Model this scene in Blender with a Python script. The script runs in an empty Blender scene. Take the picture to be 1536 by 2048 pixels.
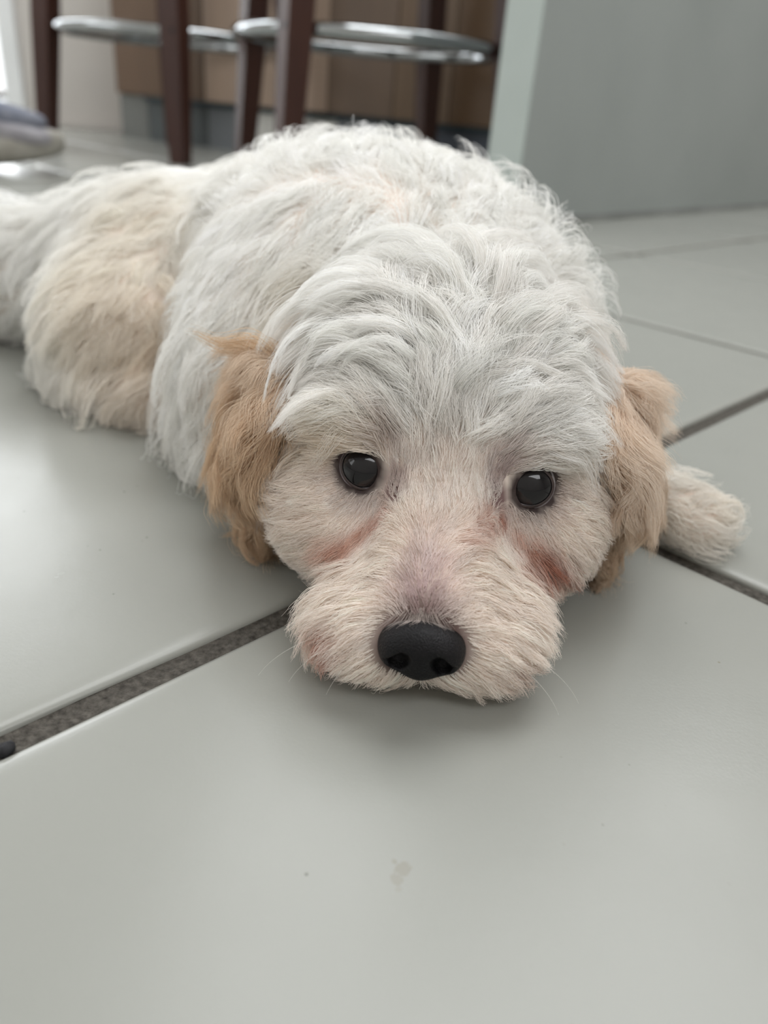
import bpy, math, numpy as np
from mathutils import Vector, kdtree
rng = np.random.default_rng(7)
scene = bpy.context.scene
COL = scene.collection

# ------------------------------------------------------------------ camera, world, light, exposure
PITCH, ROLL, FPX, CAM_H = 0.486854, -0.0863548, 1532.3, 0.155
_d = np.array([math.cos(PITCH)*math.sin(ROLL), math.cos(PITCH)*math.cos(ROLL), math.sin(PITCH)])
_up = -_d; _fw = np.array([0, 0, 1.]) - _up[2]*_up; _fw /= np.linalg.norm(_fw); _rt = np.cross(_fw, _up)
RC = np.array([_rt, _fw, _up])            # world = RC @ (x right, y down, z forward)
CAMP = np.array([0, 0, CAM_H])
cam = bpy.data.cameras.new('camera'); camo = bpy.data.objects.new('camera', cam); COL.objects.link(camo)
cx_, cy_, cz_ = RC[:, 0], -RC[:, 1], -RC[:, 2]
from mathutils import Matrix
camo.matrix_world = Matrix(((cx_[0], cy_[0], cz_[0], 0), (cx_[1], cy_[1], cz_[1], 0), (cx_[2], cy_[2], cz_[2], CAM_H), (0, 0, 0, 1)))
cam.sensor_fit = 'VERTICAL'; cam.sensor_height = 36; cam.lens = FPX/2048*36
cam.clip_start = 0.01; cam.clip_end = 60
cam.dof.use_dof = True; cam.dof.focus_distance = 0.232; cam.dof.aperture_fstop = 8.0
scene.camera = camo

world = bpy.data.worlds.new('world'); scene.world = world; world.use_nodes = True
bg = world.node_tree.nodes['Background']
bg.inputs[0].default_value = (0.97, 0.985, 1.0, 1); bg.inputs[1].default_value = 1.5

def area(name, loc, target, sx, sy, power, color):
    l = bpy.data.lights.new(name, 'AREA'); l.shape = 'RECTANGLE'; l.size = sx; l.size_y = sy
    l.energy = power; l.color = color
    o = bpy.data.objects.new(name, l); COL.objects.link(o); o.location = loc
    o.rotation_euler = (Vector(target)-Vector(loc)).to_track_quat('-Z', 'Y').to_euler()
    return o
area('door_daylight', (-1.80, 3.35, 1.25), (-0.3, 0.6, 0.5), 1.7, 2.2, 62, (0.94, 0.975, 1.0))
area('overhead_fill', (0.6, 1.7, 2.44), (0.6, 1.7, 0), 2.4, 2.2, 84, (0.97, 0.985, 1.0))  # unseen overhead panel, added for soft fill
area('left_fill', (-3.3, 0.1, 1.25), (0.0, 0.25, 0.1), 2.6, 1.7, 32, (0.97, 0.985, 1.0))  # added side fill for the face; this wall has no window
area('front_fill', (0.6, -1.12, 2.0), (0.05, 0.4, 0.0), 2.4, .7, 27, (0.97, 0.98, 1.0))  # added fill from behind the camera, the wall there is closed
scene.view_settings.view_transform = 'Standard'; scene.view_settings.look = 'None'
scene.view_settings.gamma = 1; scene.view_settings.use_curve_mapping = False
scene.view_settings.exposure = 0.2
scene.cycles.max_bounces = 12; scene.cycles.diffuse_bounces = 9; scene.cycles.glossy_bounces = 3
scene.cycles.transmission_bounces = 6; scene.cycles.transparent_max_bounces = 8
scene.cycles.caustics_reflective = False; scene.cycles.caustics_refractive = False

# ------------------------------------------------------------------ helpers
def ray(px, py):
    v = RC @ np.array([px-768., py-1024., FPX]); return v/np.linalg.norm(v)
def at(px, py, Y):
    v = ray(px, py); return CAMP + Y/v[1]*v
def fl(px, py, z=0.):
    v = ray(px, py); return CAMP + (z-CAM_H)/v[2]*v

def mat(name, color=(.8, .8, .8), rough=.5, metal=0., spec=.5, **kw):
    m = bpy.data.materials.new(name); m.use_nodes = True
    b = m.node_tree.nodes['Principled BSDF']
    b.inputs['Base Color'].default_value = (*color, 1); b.inputs['Roughness'].default_value = rough
    b.inputs['Metallic'].default_value = metal; b.inputs['Specular IOR Level'].default_value = spec
    for k, v in kw.items(): b.inputs[k.replace('_', ' ')].default_value = v
    return m
def nn(m, t, **kw):
    n = m.node_tree.nodes.new(t)
    for k, v in kw.items(): setattr(n, k, v)
    return n
def noise_color(m, c1, c2, scale, detail=4, lo=.4, hi=.6, bump=0., bscale=None, bdist=.001, stretch=None):
    L = m.node_tree.links; b = m.node_tree.nodes['Principled BSDF']
    tc = nn(m, 'ShaderNodeTexCoord'); src = tc.outputs['Object']
    if stretch:
        mp = nn(m, 'ShaderNodeMapping'); mp.inputs['Scale'].default_value = stretch
        L.new(src, mp.inputs[0]); src = mp.outputs[0]
    n = nn(m, 'ShaderNodeTexNoise'); n.inputs['Scale'].default_value = scale; n.inputs['Detail'].default_value = detail
    L.new(src, n.inputs['Vector'])
    r = nn(m, 'ShaderNodeValToRGB'); r.color_ramp.elements[0].position = lo; r.color_ramp.elements[1].position = hi
    r.color_ramp.elements[0].color = (*c1, 1); r.color_ramp.elements[1].color = (*c2, 1)
    L.new(n.outputs['Fac'], r.inputs[0]); L.new(r.outputs[0], b.inputs['Base Color'])
    if bump:
        n2 = nn(m, 'ShaderNodeTexNoise'); n2.inputs['Scale'].default_value = bscale or scale; n2.inputs['Detail'].default_value = 6
        L.new(src, n2.inputs['Vector'])
        bp = nn(m, 'ShaderNodeBump'); bp.inputs['Strength'].default_value = bump; bp.inputs['Distance'].default_value = bdist
        L.new(n2.outputs['Fac'], bp.inputs['Height']); L.new(bp.outputs[0], b.inputs['Normal'])
    return m

def mesh_obj(name, verts, faces, m=None, parent=None, base=None, smooth=False):
    """verts in world space; base = world position of the object's origin"""
    if base is None: base = (0, 0, 0) if parent is None else None
    me = bpy.data.meshes.new(name)
    v = np.asarray(verts, float)
    o = bpy.data.objects.new(name, me)
    if parent is not None:
        org = world_origin(parent); v = v - org; o.parent = parent
    else:
        v = v - np.array(base); o.location = tuple(base)
    me.from_pydata(v.tolist(), [], [list(f) for f in faces] if not isinstance(faces, np.ndarray) else faces.tolist())
    if smooth: me.polygons.foreach_set('use_smooth', [True]*len(me.polygons))
    if m: me.materials.append(m)
    COL.objects.link(o); return o
def world_origin(o):
    p = np.zeros(3)
    while o is not None: p += np.array(o.location); o = o.parent
    return p
def box_vf(lo, hi, bev=0.):
    x0, y0, z0 = lo; x1, y1, z1 = hi
    if bev <= 0:
        v = [(x, y, z) for z in (z0, z1) for y in (y0, y1) for x in (x0, x1)]
        return v, [(0, 2, 3, 1), (4, 5, 7, 6), (0, 1, 5, 4), (2, 6, 7, 3), (0, 4, 6, 2), (1, 3, 7, 5)]
    import bmesh
    bm = bmesh.new(); vs = [bm.verts.new(p) for p in [(x, y, z) for z in (z0, z1) for y in (y0, y1) for x in (x0, x1)]]
    for f in [(0, 2, 3, 1), (4, 5, 7, 6), (0, 1, 5, 4), (2, 6, 7, 3), (0, 4, 6, 2), (1, 3, 7, 5)]: bm.faces.new([vs[i] for i in f])
    bmesh.ops.bevel(bm, geom=bm.edges[:], offset=bev, segments=3, profile=.5, affect='EDGES')
    bm.verts.index_update()
    v = [tuple(q.co) for q in bm.verts]; f = [[q.index for q in g.verts] for g in bm.faces]; bm.free()
    return v, f
def xf(v, loc, rz=0., M=None):
    v = np.asarray(v, float)
    if M is not None: v = v @ np.asarray(M).T
    c, s = math.cos(rz), math.sin(rz)
    return v @ np.array([[c, -s, 0], [s, c, 0], [0, 0, 1]]).T + np.array(loc)
def tube_vf(pts, rad, n=12, closed=False):
    pts = np.asarray(pts, float); k = len(pts); rad = np.broadcast_to(rad, (k,))
    V, F = [], []
    for i in range(k):
        t = pts[(i+1) % k]-pts[i-1] if closed or 0 < i < k-1 else (pts[1]-pts[0] if i == 0 else pts[-1]-pts[-2])
        t = t/np.linalg.norm(t); a = np.cross(t, [0, 0, 1.]) if abs(t[2]) < .95 else np.cross(t, [1., 0, 0]); a /= np.linalg.norm(a); b = np.cross(t, a)
        for j in range(n):
            w = 2*math.pi*j/n; V.append(pts[i]+rad[i]*(math.cos(w)*a+math.sin(w)*b))
    for i in range(k if closed else k-1):
        for j in range(n):
            F.append((i*n+j, i*n+(j+1) % n, ((i+1) % k)*n+(j+1) % n, ((i+1) % k)*n+j))
    if not closed: F += [tuple(range(n))[::-1], tuple((k-1)*n+j for j in range(n))]
    return V, F
def lathe_vf(prof, n=32):
    V, F = [], []
    for r, z in prof:
        for j in range(n): w = 2*math.pi*j/n; V.append((r*math.cos(w), r*math.sin(w), z))
    for i in range(len(prof)-1):
        for j in range(n): F.append((i*n+j, i*n+(j+1) % n, (i+1)*n+(j+1) % n, (i+1)*n+j))
    F += [tuple(range(n))[::-1], tuple((len(prof)-1)*n+j for j in range(n))]
    return V, F
def tag(o, label, cat=None, group=None, kind=None):
    if label: o['label'] = label
    if cat: o['category'] = cat
    if group: o['group'] = group
    if kind: o['kind'] = kind
    return o
def struct(name, v, f, m, base=(0, 0, 0), parent=None):
    o = mesh_obj(name, v, f, m, parent, base)
    if parent is None: o['kind'] = 'structure'
    return o

# ------------------------------------------------------------------ floor: grout bed and single tiles
YAW = 0.81281; UA = np.array([math.cos(YAW), math.sin(YAW), 0]); NA = np.array([-math.sin(YAW), math.cos(YAW), 0])
A0, B0, S = 0.16911, 0.28559, 0.37159; GR = 0.0088
m_grout = noise_color(mat('grout', rough=.95, spec=.15), (.040, .036, .031), (.135, .124, .108), 420, 8, .28, .74, 1.0, 700, .0016)
grout = struct('floor', *box_vf((-5, -2, -.03), (5, 8, -.0024)), m_grout)
m_tile = mat('glazed_tile', (.70, .70, .665), .22, spec=.30)
def tile_nodes(m):
    L = m.node_tree.links; b = m.node_tree.nodes['Principled BSDF']
    g = nn(m, 'ShaderNodeNewGeometry'); P = g.outputs['Position']
    n1 = nn(m, 'ShaderNodeTexNoise'); n1.inputs['Scale'].default_value = 7; n1.inputs['Detail'].default_value = 5; L.new(P, n1.inputs['Vector'])
    r1 = nn(m, 'ShaderNodeValToRGB'); r1.color_ramp.elements[0].position = .1; r1.color_ramp.elements[1].position = .9
    r1.color_ramp.elements[0].color = (.275, .280, .256, 1); r1.color_ramp.elements[1].color = (.297, .300, .275, 1)
    L.new(n1.outputs['Fac'], r1.inputs[0])
    # dark pin specks in the glaze
    v = nn(m, 'ShaderNodeTexVoronoi'); v.inputs['Scale'].default_value = 130; L.new(P, v.inputs['Vector'])
    n2 = nn(m, 'ShaderNodeTexNoise'); n2.inputs['Scale'].default_value = 60; L.new(P, n2.inputs['Vector'])
    rv = nn(m, 'ShaderNodeMapRange'); rv.inputs[1].default_value = .03; rv.inputs[2].default_value = .075; rv.inputs[3].default_value = 1; rv.inputs[4].default_value = 0
    L.new(v.outputs['Distance'], rv.inputs[0])
    rn = nn(m, 'ShaderNodeMapRange'); rn.inputs[1].default_value = .52; rn.inputs[2].default_value = .68; L.new(n2.outputs['Fac'], rn.inputs[0])
    mu = nn(m, 'ShaderNodeMath', operation='MULTIPLY'); L.new(rv.outputs[0], mu.inputs[0]); L.new(rn.outputs[0], mu.inputs[1])
    mx = nn(m, 'ShaderNodeMix', data_type='RGBA'); mx.inputs['B'].default_value = (.12, .115, .10, 1)
    L.new(mu.outputs[0], mx.inputs[0]); L.new(r1.outputs[0], mx.inputs['A'])
    # a faint dried splash on the near tile
    def blob(cx, cy, r, prev, k):
        d = nn(m, 'ShaderNodeVectorMath', operation='DISTANCE'); d.inputs[1].default_value = (cx, cy, 0)
        w = nn(m, 'ShaderNodeTexNoise'); w.inputs['Scale'].default_value = 420; w.inputs['Detail'].default_value = 3; L.new(P, w.inputs['Vector'])
        L.new(P, d.inputs[0])
        a = nn(m, 'ShaderNodeMath', operation='MULTIPLY_ADD'); a.inputs[1].default_value = r*1.6; L.new(w.outputs['Fac'], a.inputs[0]); L.new(d.outputs['Value'], a.inputs[2])
        q = nn(m, 'ShaderNodeMapRange'); q.inputs[1].default_value = r*1.45; q.inputs[2].default_value = r*1.75; q.inputs[3].default_value = k; q.inputs[4].default_value = 0
        L.new(a.outputs[0], q.inputs[0])
        x = nn(m, 'ShaderNodeMix', data_type='RGBA'); x.inputs['B'].default_value = (.20, .175, .13, 1)
        L.new(q.outputs[0], x.inputs[0]); L.new(prev, x.inputs['A']); return x.outputs['Result']
    out = mx.outputs['Result']
    for (px, py, r, k) in ((806, 1739, .0022, .38), (793, 1758, .0019, .33), (789, 1722, .0010, .35), (797, 1778, .0010, .18), (1438, 1325, .0006, .9)):
        p = fl(px, py); out = blob(p[0], p[1], r, out, k)
    L.new(out, b.inputs['Base Color'])
    n3 = nn(m, 'ShaderNodeTexNoise'); n3.inputs['Scale'].default_value = 38; n3.inputs['Detail'].default_value = 5; L.new(P, n3.inputs['Vector'])
    n4 = nn(m, 'ShaderNodeTexNoise'); n4.inputs['Scale'].default_value = 900; n4.inputs['Detail'].default_value = 2; L.new(P, n4.inputs['Vector'])
    bp = nn(m, 'ShaderNodeBump'); bp.inputs['Strength'].default_value = .12; bp.inputs['Distance'].default_value = .0012
    bp2 = nn(m, 'ShaderNodeBump'); bp2.inputs['Strength'].default_value = .12; bp2.inputs['Distance'].default_value = .0002
    L.new(n3.outputs['Fac'], bp.inputs['Height']); L.new(n4.outputs['Fac'], bp2.inputs['Height']); L.new(bp.outputs[0], bp2.inputs['Normal'])
    L.new(bp2.outputs[0], b.inputs['Normal'])
    mr = nn(m, 'ShaderNodeMapRange'); mr.inputs[3].default_value = .20; mr.inputs[4].default_value = .30; L.new(n3.outputs['Fac'], mr.inputs[0]); L.new(mr.outputs[0], b.inputs['Roughness'])
tile_nodes(m_tile)
def tile_mesh(k):
    # cushion edged tile: plateau, then rounded shoulder down to the grout
    h = (S-GR)/2; prof = [(h*.5, 0.), (h-.012, 0.), (h-.0068, 0.), (h-.0036, -.00010), (h-.0019, -.0004), (h-.0008, -.0010), (h-.0002, -.0019), (h, -.006)]
    V, F = [], []
    r2 = np.random.default_rng(50+k); N = 10
    for (q, z) in prof:
        for side in range(4):
            for i in range(N):
                t = -1+2*i/N
                x, y = [(t, -1), (1, t), (-t, 1), (-1, -t)][side]
                cr = .0022/ q
                # round the corner a little
                l = max(abs(x), abs(y)); m_ = min(abs(x), abs(y))
                sh = cr*max(0, (m_-.97)/.03)**2
                jit = r2.normal(0, .00016) if 0 < i else 0
                V.append((x*q*(1-sh)+jit, y*q*(1-sh)+jit, z))
    M = 4*N
    for a in range(len(prof)-1):
        for i in range(M): F.append((a*M+i, (a+1)*M+i, (a+1)*M+(i+1) % M, a*M+(i+1) % M))
    F.append(tuple(range(M)))
    me = bpy.data.meshes.new('tile'); me.from_pydata(V, [], F); me.materials.append(m_tile)
    me.polygons.foreach_set('use_smooth', [True]*len(me.polygons)); me.update(); return me
tmeshes = [tile_mesh(k) for k in range(3)]
cnt = 0
for i in range(-6, 12):
    for j in range(-9, 14):
        c = NA*(A0+(i+.5)*S) + UA*(B0+(j+.5)*S)
        if not (-3.4 < c[0] < 3.3 and -.9 < c[1] < 5.0): continue
        if c[1] < .1 and abs(c[0]) > 1.2: continue
        o = bpy.data.objects.new('tile', tmeshes[cnt % 3]); o.parent = grout; COL.objects.link(o)
        o.location = (c[0], c[1], rng.normal(0, .0001)); o.rotation_euler = (rng.normal(0, .0006), rng.normal(0, .0006), YAW+rng.normal(0, .0008)+math.pi/2*(cnt % 4))
        cnt += 1


# ------------------------------------------------------------------ room shell
m_wall = noise_color(mat('painted_wall', rough=.75, spec=.25), (.58, .55, .52), (.61, .58, .55), 3, bump=.1, bscale=180, bdist=.0006)
m_ceil = mat('ceiling_paint', (.82, .82, .80), .9)
m_white = noise_color(mat('white_frame', rough=.4), (.80, .82, .83), (.84, .86, .87), 4)
BY = 3.0
xw = at(22, 100, BY)[0]       # right jamb of the glass door
xe = at(232, 100, BY-.1)[0]      # where the wooden cabinet takes over
struct('wall_back', *box_vf((xw+.02, BY, 0), (3.4, BY+.12, 2.5)), m_wall)
struct('wall_upper_back', *box_vf((-3.4, BY, 2.35), (xw+.02, BY+.12, 2.5)), m_wall)
struct('wall_left', *box_vf((-3.5, -1.2, 0), (-3.4, BY+.12, 2.5)), m_wall)
struct('wall_front', *box_vf((-3.5, -1.3, 0), (3.4, -1.2, 2.5)), m_wall)
struct('wall_right', *box_vf((3.3, -1.2, 0), (3.4, BY, 2.5)), m_wall)
struct('ceiling', *box_vf((-3.5, -1.2, 2.5), (3.4, BY+.12, 2.6)), m_ceil)
struct('baseboard_back', *box_vf((xw+.05, BY-.012, 0.0), (xe, BY, .03), .002), m_wall)
# glass door
gd = mesh_obj('window_1', *box_vf((xw-.03, BY-.02, 0), (xw+.03, BY+.12, 2.35), .004), m_white); gd['kind'] = 'structure'
for nm, lo, hi in (('window_frame', (-3.4, BY, 2.28), (xw, BY+.08, 2.35)), ('window_frame', (-3.4, BY, 0), (xw, BY+.08, .07)), ('window_frame', (-2.32, BY, .07), (-2.24, BY+.06, 2.28))):
    mesh_obj(nm, *box_vf(lo, hi, .004), m_white, gd)
m_glass = bpy.data.materials.new('pane_glass'); m_glass.use_nodes = True
nt = m_glass.node_tree; nt.nodes.clear()
_o = nt.nodes.new('ShaderNodeOutputMaterial'); _t = nt.nodes.new('ShaderNodeBsdfTransparent'); _g = nt.nodes.new('ShaderNodeBsdfGlossy'); _g.inputs['Roughness'].default_value = .02
_mx = nt.nodes.new('ShaderNodeMixShader'); _mx.inputs[0].default_value = .06
nt.links.new(_t.outputs[0], _mx.inputs[1]); nt.links.new(_g.outputs[0], _mx.inputs[2]); nt.links.new(_mx.outputs[0], _o.inputs[0])
mesh_obj('pane', *box_vf((-3.4, BY+.03, .07), (-2.32, BY+.036, 2.28)), m_glass, gd)
mesh_obj('pane', *box_vf((-2.24, BY+.03, .07), (xw-.03, BY+.036, 2.28)), m_glass, gd)

# partition panel on the right, its face parallel to the tile joints
m_part = noise_color(mat('pale_panel', rough=.45, spec=.35), (.30, .325, .315), (.33, .355, .345), 2.2, bump=.15, bscale=40, bdist=.0006)
m_partend = noise_color(mat('panel_edge', rough=.5), (.46, .52, .50), (.50, .56, .54), 4)
q0, q1 = fl(1190, 441), fl(1536, 414); dirp = q1-q0; dirp /= np.linalg.norm(dirp); angp = math.atan2(dirp[1], dirp[0])
cn = q0 - dirp*.0
# corner sits where the face meets the end strip (seen at x = 1043, y = 320)
best = min(np.linspace(-.6, .2, 801), key=lambda t: abs((lambda c: 768+FPX*c[0]/c[2])(RC.T @ (q0+dirp*t+np.array([0, 0, .0])-CAMP)) - 1024))
cn = q0 + dirp*best
LP = 3.0; TH = .062
v, f = box_vf((0, 0, .0), (LP, TH, 2.3), .0015)
v = xf(v, cn, angp)
struct('wall_partition', v, f, m_part, base=tuple(cn))
v, f = box_vf((-.004, 0, .0), (0, TH, 2.3)); struct('trim_1', xf(v, cn, angp), f, m_partend, base=tuple(cn))
v, f = box_vf((0.002, -.004, 0), (LP, -.0002, .012), .0006); struct('baseboard_partition', xf(v, cn, angp), f, noise_color(mat('base_seal', rough=.8), (.2, .21, .2), (.25, .26, .25), 10), base=tuple(cn))

# ------------------------------------------------------------------ wooden cabinet behind the stools
def wood(name, c1, c2, rough=.4, stretch=(1, 1, .08), scale=18):
    return noise_color(mat(name, rough=rough, spec=.4), c1, c2, scale, 6, .3, .7, .2, scale*2, .0004, stretch)
PA = at(226, 100, 2.72); PB = at(1062, 100, 2.06)
cabdir = np.array([PB[0]-PA[0], PB[1]-PA[1], 0]); CL = np.linalg.norm(cabdir); cang = math.atan2(cabdir[1], cabdir[0])
cb = np.array([PA[0], PA[1], 0.])
cab = bpy.data.objects.new('wooden_cabinet', None); COL.objects.link(cab); cab.location = tuple(cb)
tag(cab, 'light brown wooden base cabinet behind the bar stools, raised on a grey plinth', 'cabinet')
def cpart(nm, lo, hi, m, bev=.002, label=None):
    v, f = box_vf(lo, hi, bev); o = mesh_obj(nm, xf(v, cb, cang), f, m, cab)
    if label: o['label'] = label
    return o
ZB = .123
def xcab(px):  # distance along the cabinet face under a given column
    r = ray(px, 150); n = np.array([-math.sin(cang), math.cos(cang), 0]); t = np.dot(cb-CAMP, n)/np.dot(r, n)
    return float(np.dot(CAMP+t*r-cb, [math.cos(cang), math.sin(cang), 0]))
edges = [0., xcab(408), xcab(655), xcab(790), xcab(905), CL]
tones = [((.115, .068, .040), (.135, .080, .046)), ((.42, .31, .235), (.47, .35, .265)), ((.155, .108, .078), (.18, .125, .088)), ((.18, .12, .078), (.20, .135, .085)), ((.125, .075, .042), (.15, .09, .05))]
cpart('carcass', (0.002, .021, ZB), (CL, .36, .88), wood('cabinet_carcass', (.10, .06, .035), (.14, .085, .05)))
for k in range(5):
    lbl = 'paler tan cabinet door' if k == 1 else None
    dd = cpart('door', (edges[k]+.0015, 0, ZB+.002), (edges[k+1]-.0015, .02, .87), wood('door_wood_%d' % k, *tones[k]), .0015, lbl)
cpart('worktop', (-.015, -.03, .88), (CL+.01, .38, .91), mat('stone_top', (.35, .34, .33), .25), .004)
m_dark = mat('toe_kick_shade', (.010, .022, .026), .5)
cpart('kick_shadow', (xcab(285), -.003, ZB-.013), (CL, .03, ZB), m_dark, .001, 'black green strip standing in for the shadow under the cabinet doors')  # dark strip draws the toe kick shadow below the doors
pl = [(0, xcab(286), (.17, .175, .165)), (xcab(286), xcab(408), (.085, .098, .10)), (xcab(408), xcab(500), (.19, .205, .22)), (xcab(500), xcab(672), (.80, .80, .76)), (xcab(672), xcab(850), (.33, .35, .38)), (xcab(850), CL, (.10, .115, .145))]  # panel tones carry the uneven window light along the plinth
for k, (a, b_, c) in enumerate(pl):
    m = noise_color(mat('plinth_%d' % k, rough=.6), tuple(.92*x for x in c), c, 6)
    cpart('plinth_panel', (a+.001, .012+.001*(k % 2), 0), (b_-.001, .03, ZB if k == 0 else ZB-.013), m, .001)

# ------------------------------------------------------------------ bar stools
m_sw = wood('stool_walnut', (.036, .012, .008), (.060, .021, .013), .5, (1, 1, .1), 30)
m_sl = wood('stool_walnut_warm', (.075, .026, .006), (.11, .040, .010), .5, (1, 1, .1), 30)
m_chrome = mat('chrome', (.44, .46, .47), .07, 1.)
m_bolt = mat('dark_bolt', (.012, .015, .018), .35, .6)
m_seat = noise_color(mat('seat_leather', rough=.5), (.03, .022, .02), (.045, .033, .03), 30, bump=.3, bscale=200)
def stool(px, py, D, rot, label, zr=.260, R=.266):
    # centre of the footrest ring from the column and the distance
    r = ray(px, py); t = (zr-CAM_H)/r[2] if False else D/np.dot(r, RC[:, 2]); c = CAMP+t*r; c = np.array([c[0], c[1], 0.])
    e = bpy.data.objects.new('bar_stool', None); COL.objects.link(e); e.location = tuple(c)
    tag(e, label, 'stool', 'bar stools in front of the cabinet')
    n = 72; pts = [(c[0]+R*math.cos(2*math.pi*i/n), c[1]+R*math.sin(2*math.pi*i/n), zr) for i in range(n)]
    v, f = tube_vf(pts, .0125, 14, True); mesh_obj('footrest_ring', v, f, m_chrome, e, smooth=True)
    for k in range(4):
        a = rot + k*math.pi/2; rd = np.array([math.cos(a), math.sin(a), 0]); tn = np.array([-rd[1], rd[0], 0])
        tw1 = math.cos(.6)*tn+math.sin(.6)*rd; tw2 = -math.sin(.6)*tn+math.cos(.6)*rd
        def ctr(z): return c + rd*(R+.024+(zr-z)*.10) + np.array([0, 0, z])
        V = []
        for z, s in ((0., .017), (.02, .018), (.28, .0235), (.60, .023)):
            p = ctr(z)
            for sx, sy in ((-1, -1), (1, -1), (1, 1), (-1, 1)): V.append(p+s*(sx*tw1+sy*tw2))
        F = [(3, 2, 1, 0)] + [(q*4+i, q*4+(i+1) % 4, q*4+4+(i+1) % 4, q*4+4+i) for q in range(3) for i in range(4)] + [(12, 13, 14, 15)]
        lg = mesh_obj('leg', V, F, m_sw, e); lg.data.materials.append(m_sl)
        bz = ctr(zr); v, f = tube_vf([bz+rd*.018, bz+rd*.0235, bz+rd*.0255], [.0095, .0095, .006], 16); mesh_obj('bolt', v, f, m_bolt, lg, smooth=False)
        v, f = lathe_vf([(.012, 0), (.014, .002), (.014, .006), (.010, .007)], 16)
    v, f = lathe_vf([(.17, .575), (.21, .58), (.215, .60), (.19, .605)], 40); mesh_obj('seat_frame', xf(v, c), f, m_sw, e, smooth=False)
    v, f = lathe_vf([(.20, .605), (.218, .615), (.222, .64), (.21, .66), (.15, .672), (.02, .676)], 40); mesh_obj('seat', xf(v, c), f, m_seat, e, smooth=True)
    return e
stool(745, 100, 1.54, math.radians(246), 'dark wooden bar stool with chrome ring, nearest the pale partition')
stool(345, 88, 1.90, math.radians(287), 'dark wooden bar stool with chrome ring, nearest the glass door')

# ------------------------------------------------------------------ shoe by the stool leg
m_sole = noise_color(mat('shoe_sole', rough=.8), (.30, .285, .25), (.36, .345, .31), 25, bump=.3, bscale=120)
m_upper = noise_color(mat('shoe_upper', rough=.9), (.13, .145, .19), (.20, .21, .25), 40, bump=.5, bscale=300)
m_toe = noise_color(mat('shoe_toe', rough=.85), (.24, .23, .25), (.30, .29, .31), 40, bump=.4, bscale=300)
sb = fl(-40, 345); tip = at(112, 262, sb[1]+.02)
sdir = np.array([1., .06, 0]); sdir /= np.linalg.norm(sdir); ssid = np.array([-sdir[1], sdir[0], 0]); SL = np.dot(tip-sb, sdir)
def shoe_part(nm, zlo, zhi, hw, m, par, x0=-.17, x1=None, nseg=26):
    V, F = [], []; n = 20; x1 = SL if x1 is None else x1
    for i in range(nseg+1):
        u = i/nseg; x = x0+(x1-x0)*u
        e_ = math.sqrt(max(0, 1-(max(0, (u-.62)/.38))**2.6)); e0 = math.sqrt(max(0.0, 1-(max(0, (.15-u)/.15))**2))
        w = hw(u)*max(e_*e0, .02); lo, hi = zlo(u), zhi(u); mid = (lo+hi)/2; hh = (hi-lo)/2*max(e_*e0, .05)**.5
        for j in range(n):
            a = 2*math.pi*j/n; ca, sa = math.cos(a), math.sin(a)
            p = sb + sdir*x + ssid*(w*math.copysign(abs(ca)**.6, ca)+.05) + np.array([0, 0, mid+hh*math.copysign(abs(sa)**.6, sa)])
            V.append(p)
    for i in range(nseg):
        for j in range(n): F.append((i*n+j, i*n+(j+1) % n, (i+1)*n+(j+1) % n, (i+1)*n+j)[::-1])
    F += [tuple(range(n)), tuple(nseg*n+j for j in range(n))[::-1]]
    return mesh_obj(nm, V, F, m, par, smooth=True)
shoe = bpy.data.objects.new('shoe', None); COL.objects.link(shoe); shoe.location = tuple(sb)
tag(shoe, 'chunky grey soled shoe with blue grey upper at the left edge beside a stool leg', 'shoe')
rise = lambda u: .001+.030*max(0, (u-.30)/.70)**1.5
shoe_part('sole', lambda u: rise(u), lambda u: rise(u)+.062-.012*u, lambda u: .052-.006*abs(u-.5), m_sole, shoe)
shoe_part('upper', lambda u: .05+rise(u)*.6, lambda u: .150-.075*max(0, (u-.15))**.9+rise(u)*.4, lambda u: .047-.008*u, m_upper, shoe, x1=SL-.028)
shoe_part('toe_cap', lambda u: .045, lambda u: .092-.022*u, lambda u: .048, m_toe, shoe, x0=SL-.13, x1=SL-.008)

# small dark bit of dirt in the near joint
cr = fl(9, 1496)
th = np.linspace(0, 2*math.pi, 15)[:-1]
v, f = lathe_vf([(.0012, -.0035), (.0021, -.0026), (.0019, -.0012), (.0009, -.0004)], 11)
v = np.array(v); v[:, 0] *= 1.35; v += rng.normal(0, .00018, v.shape)
crumb = mesh_obj('crumb', xf(v, (cr[0], cr[1], 0.0015), YAW), f, mat('dirt', (.012, .012, .014), .8), None, (cr[0], cr[1], 0), True)
tag(crumb, 'tiny black crumb of dirt lying in the near tile joint', 'crumb')
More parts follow.
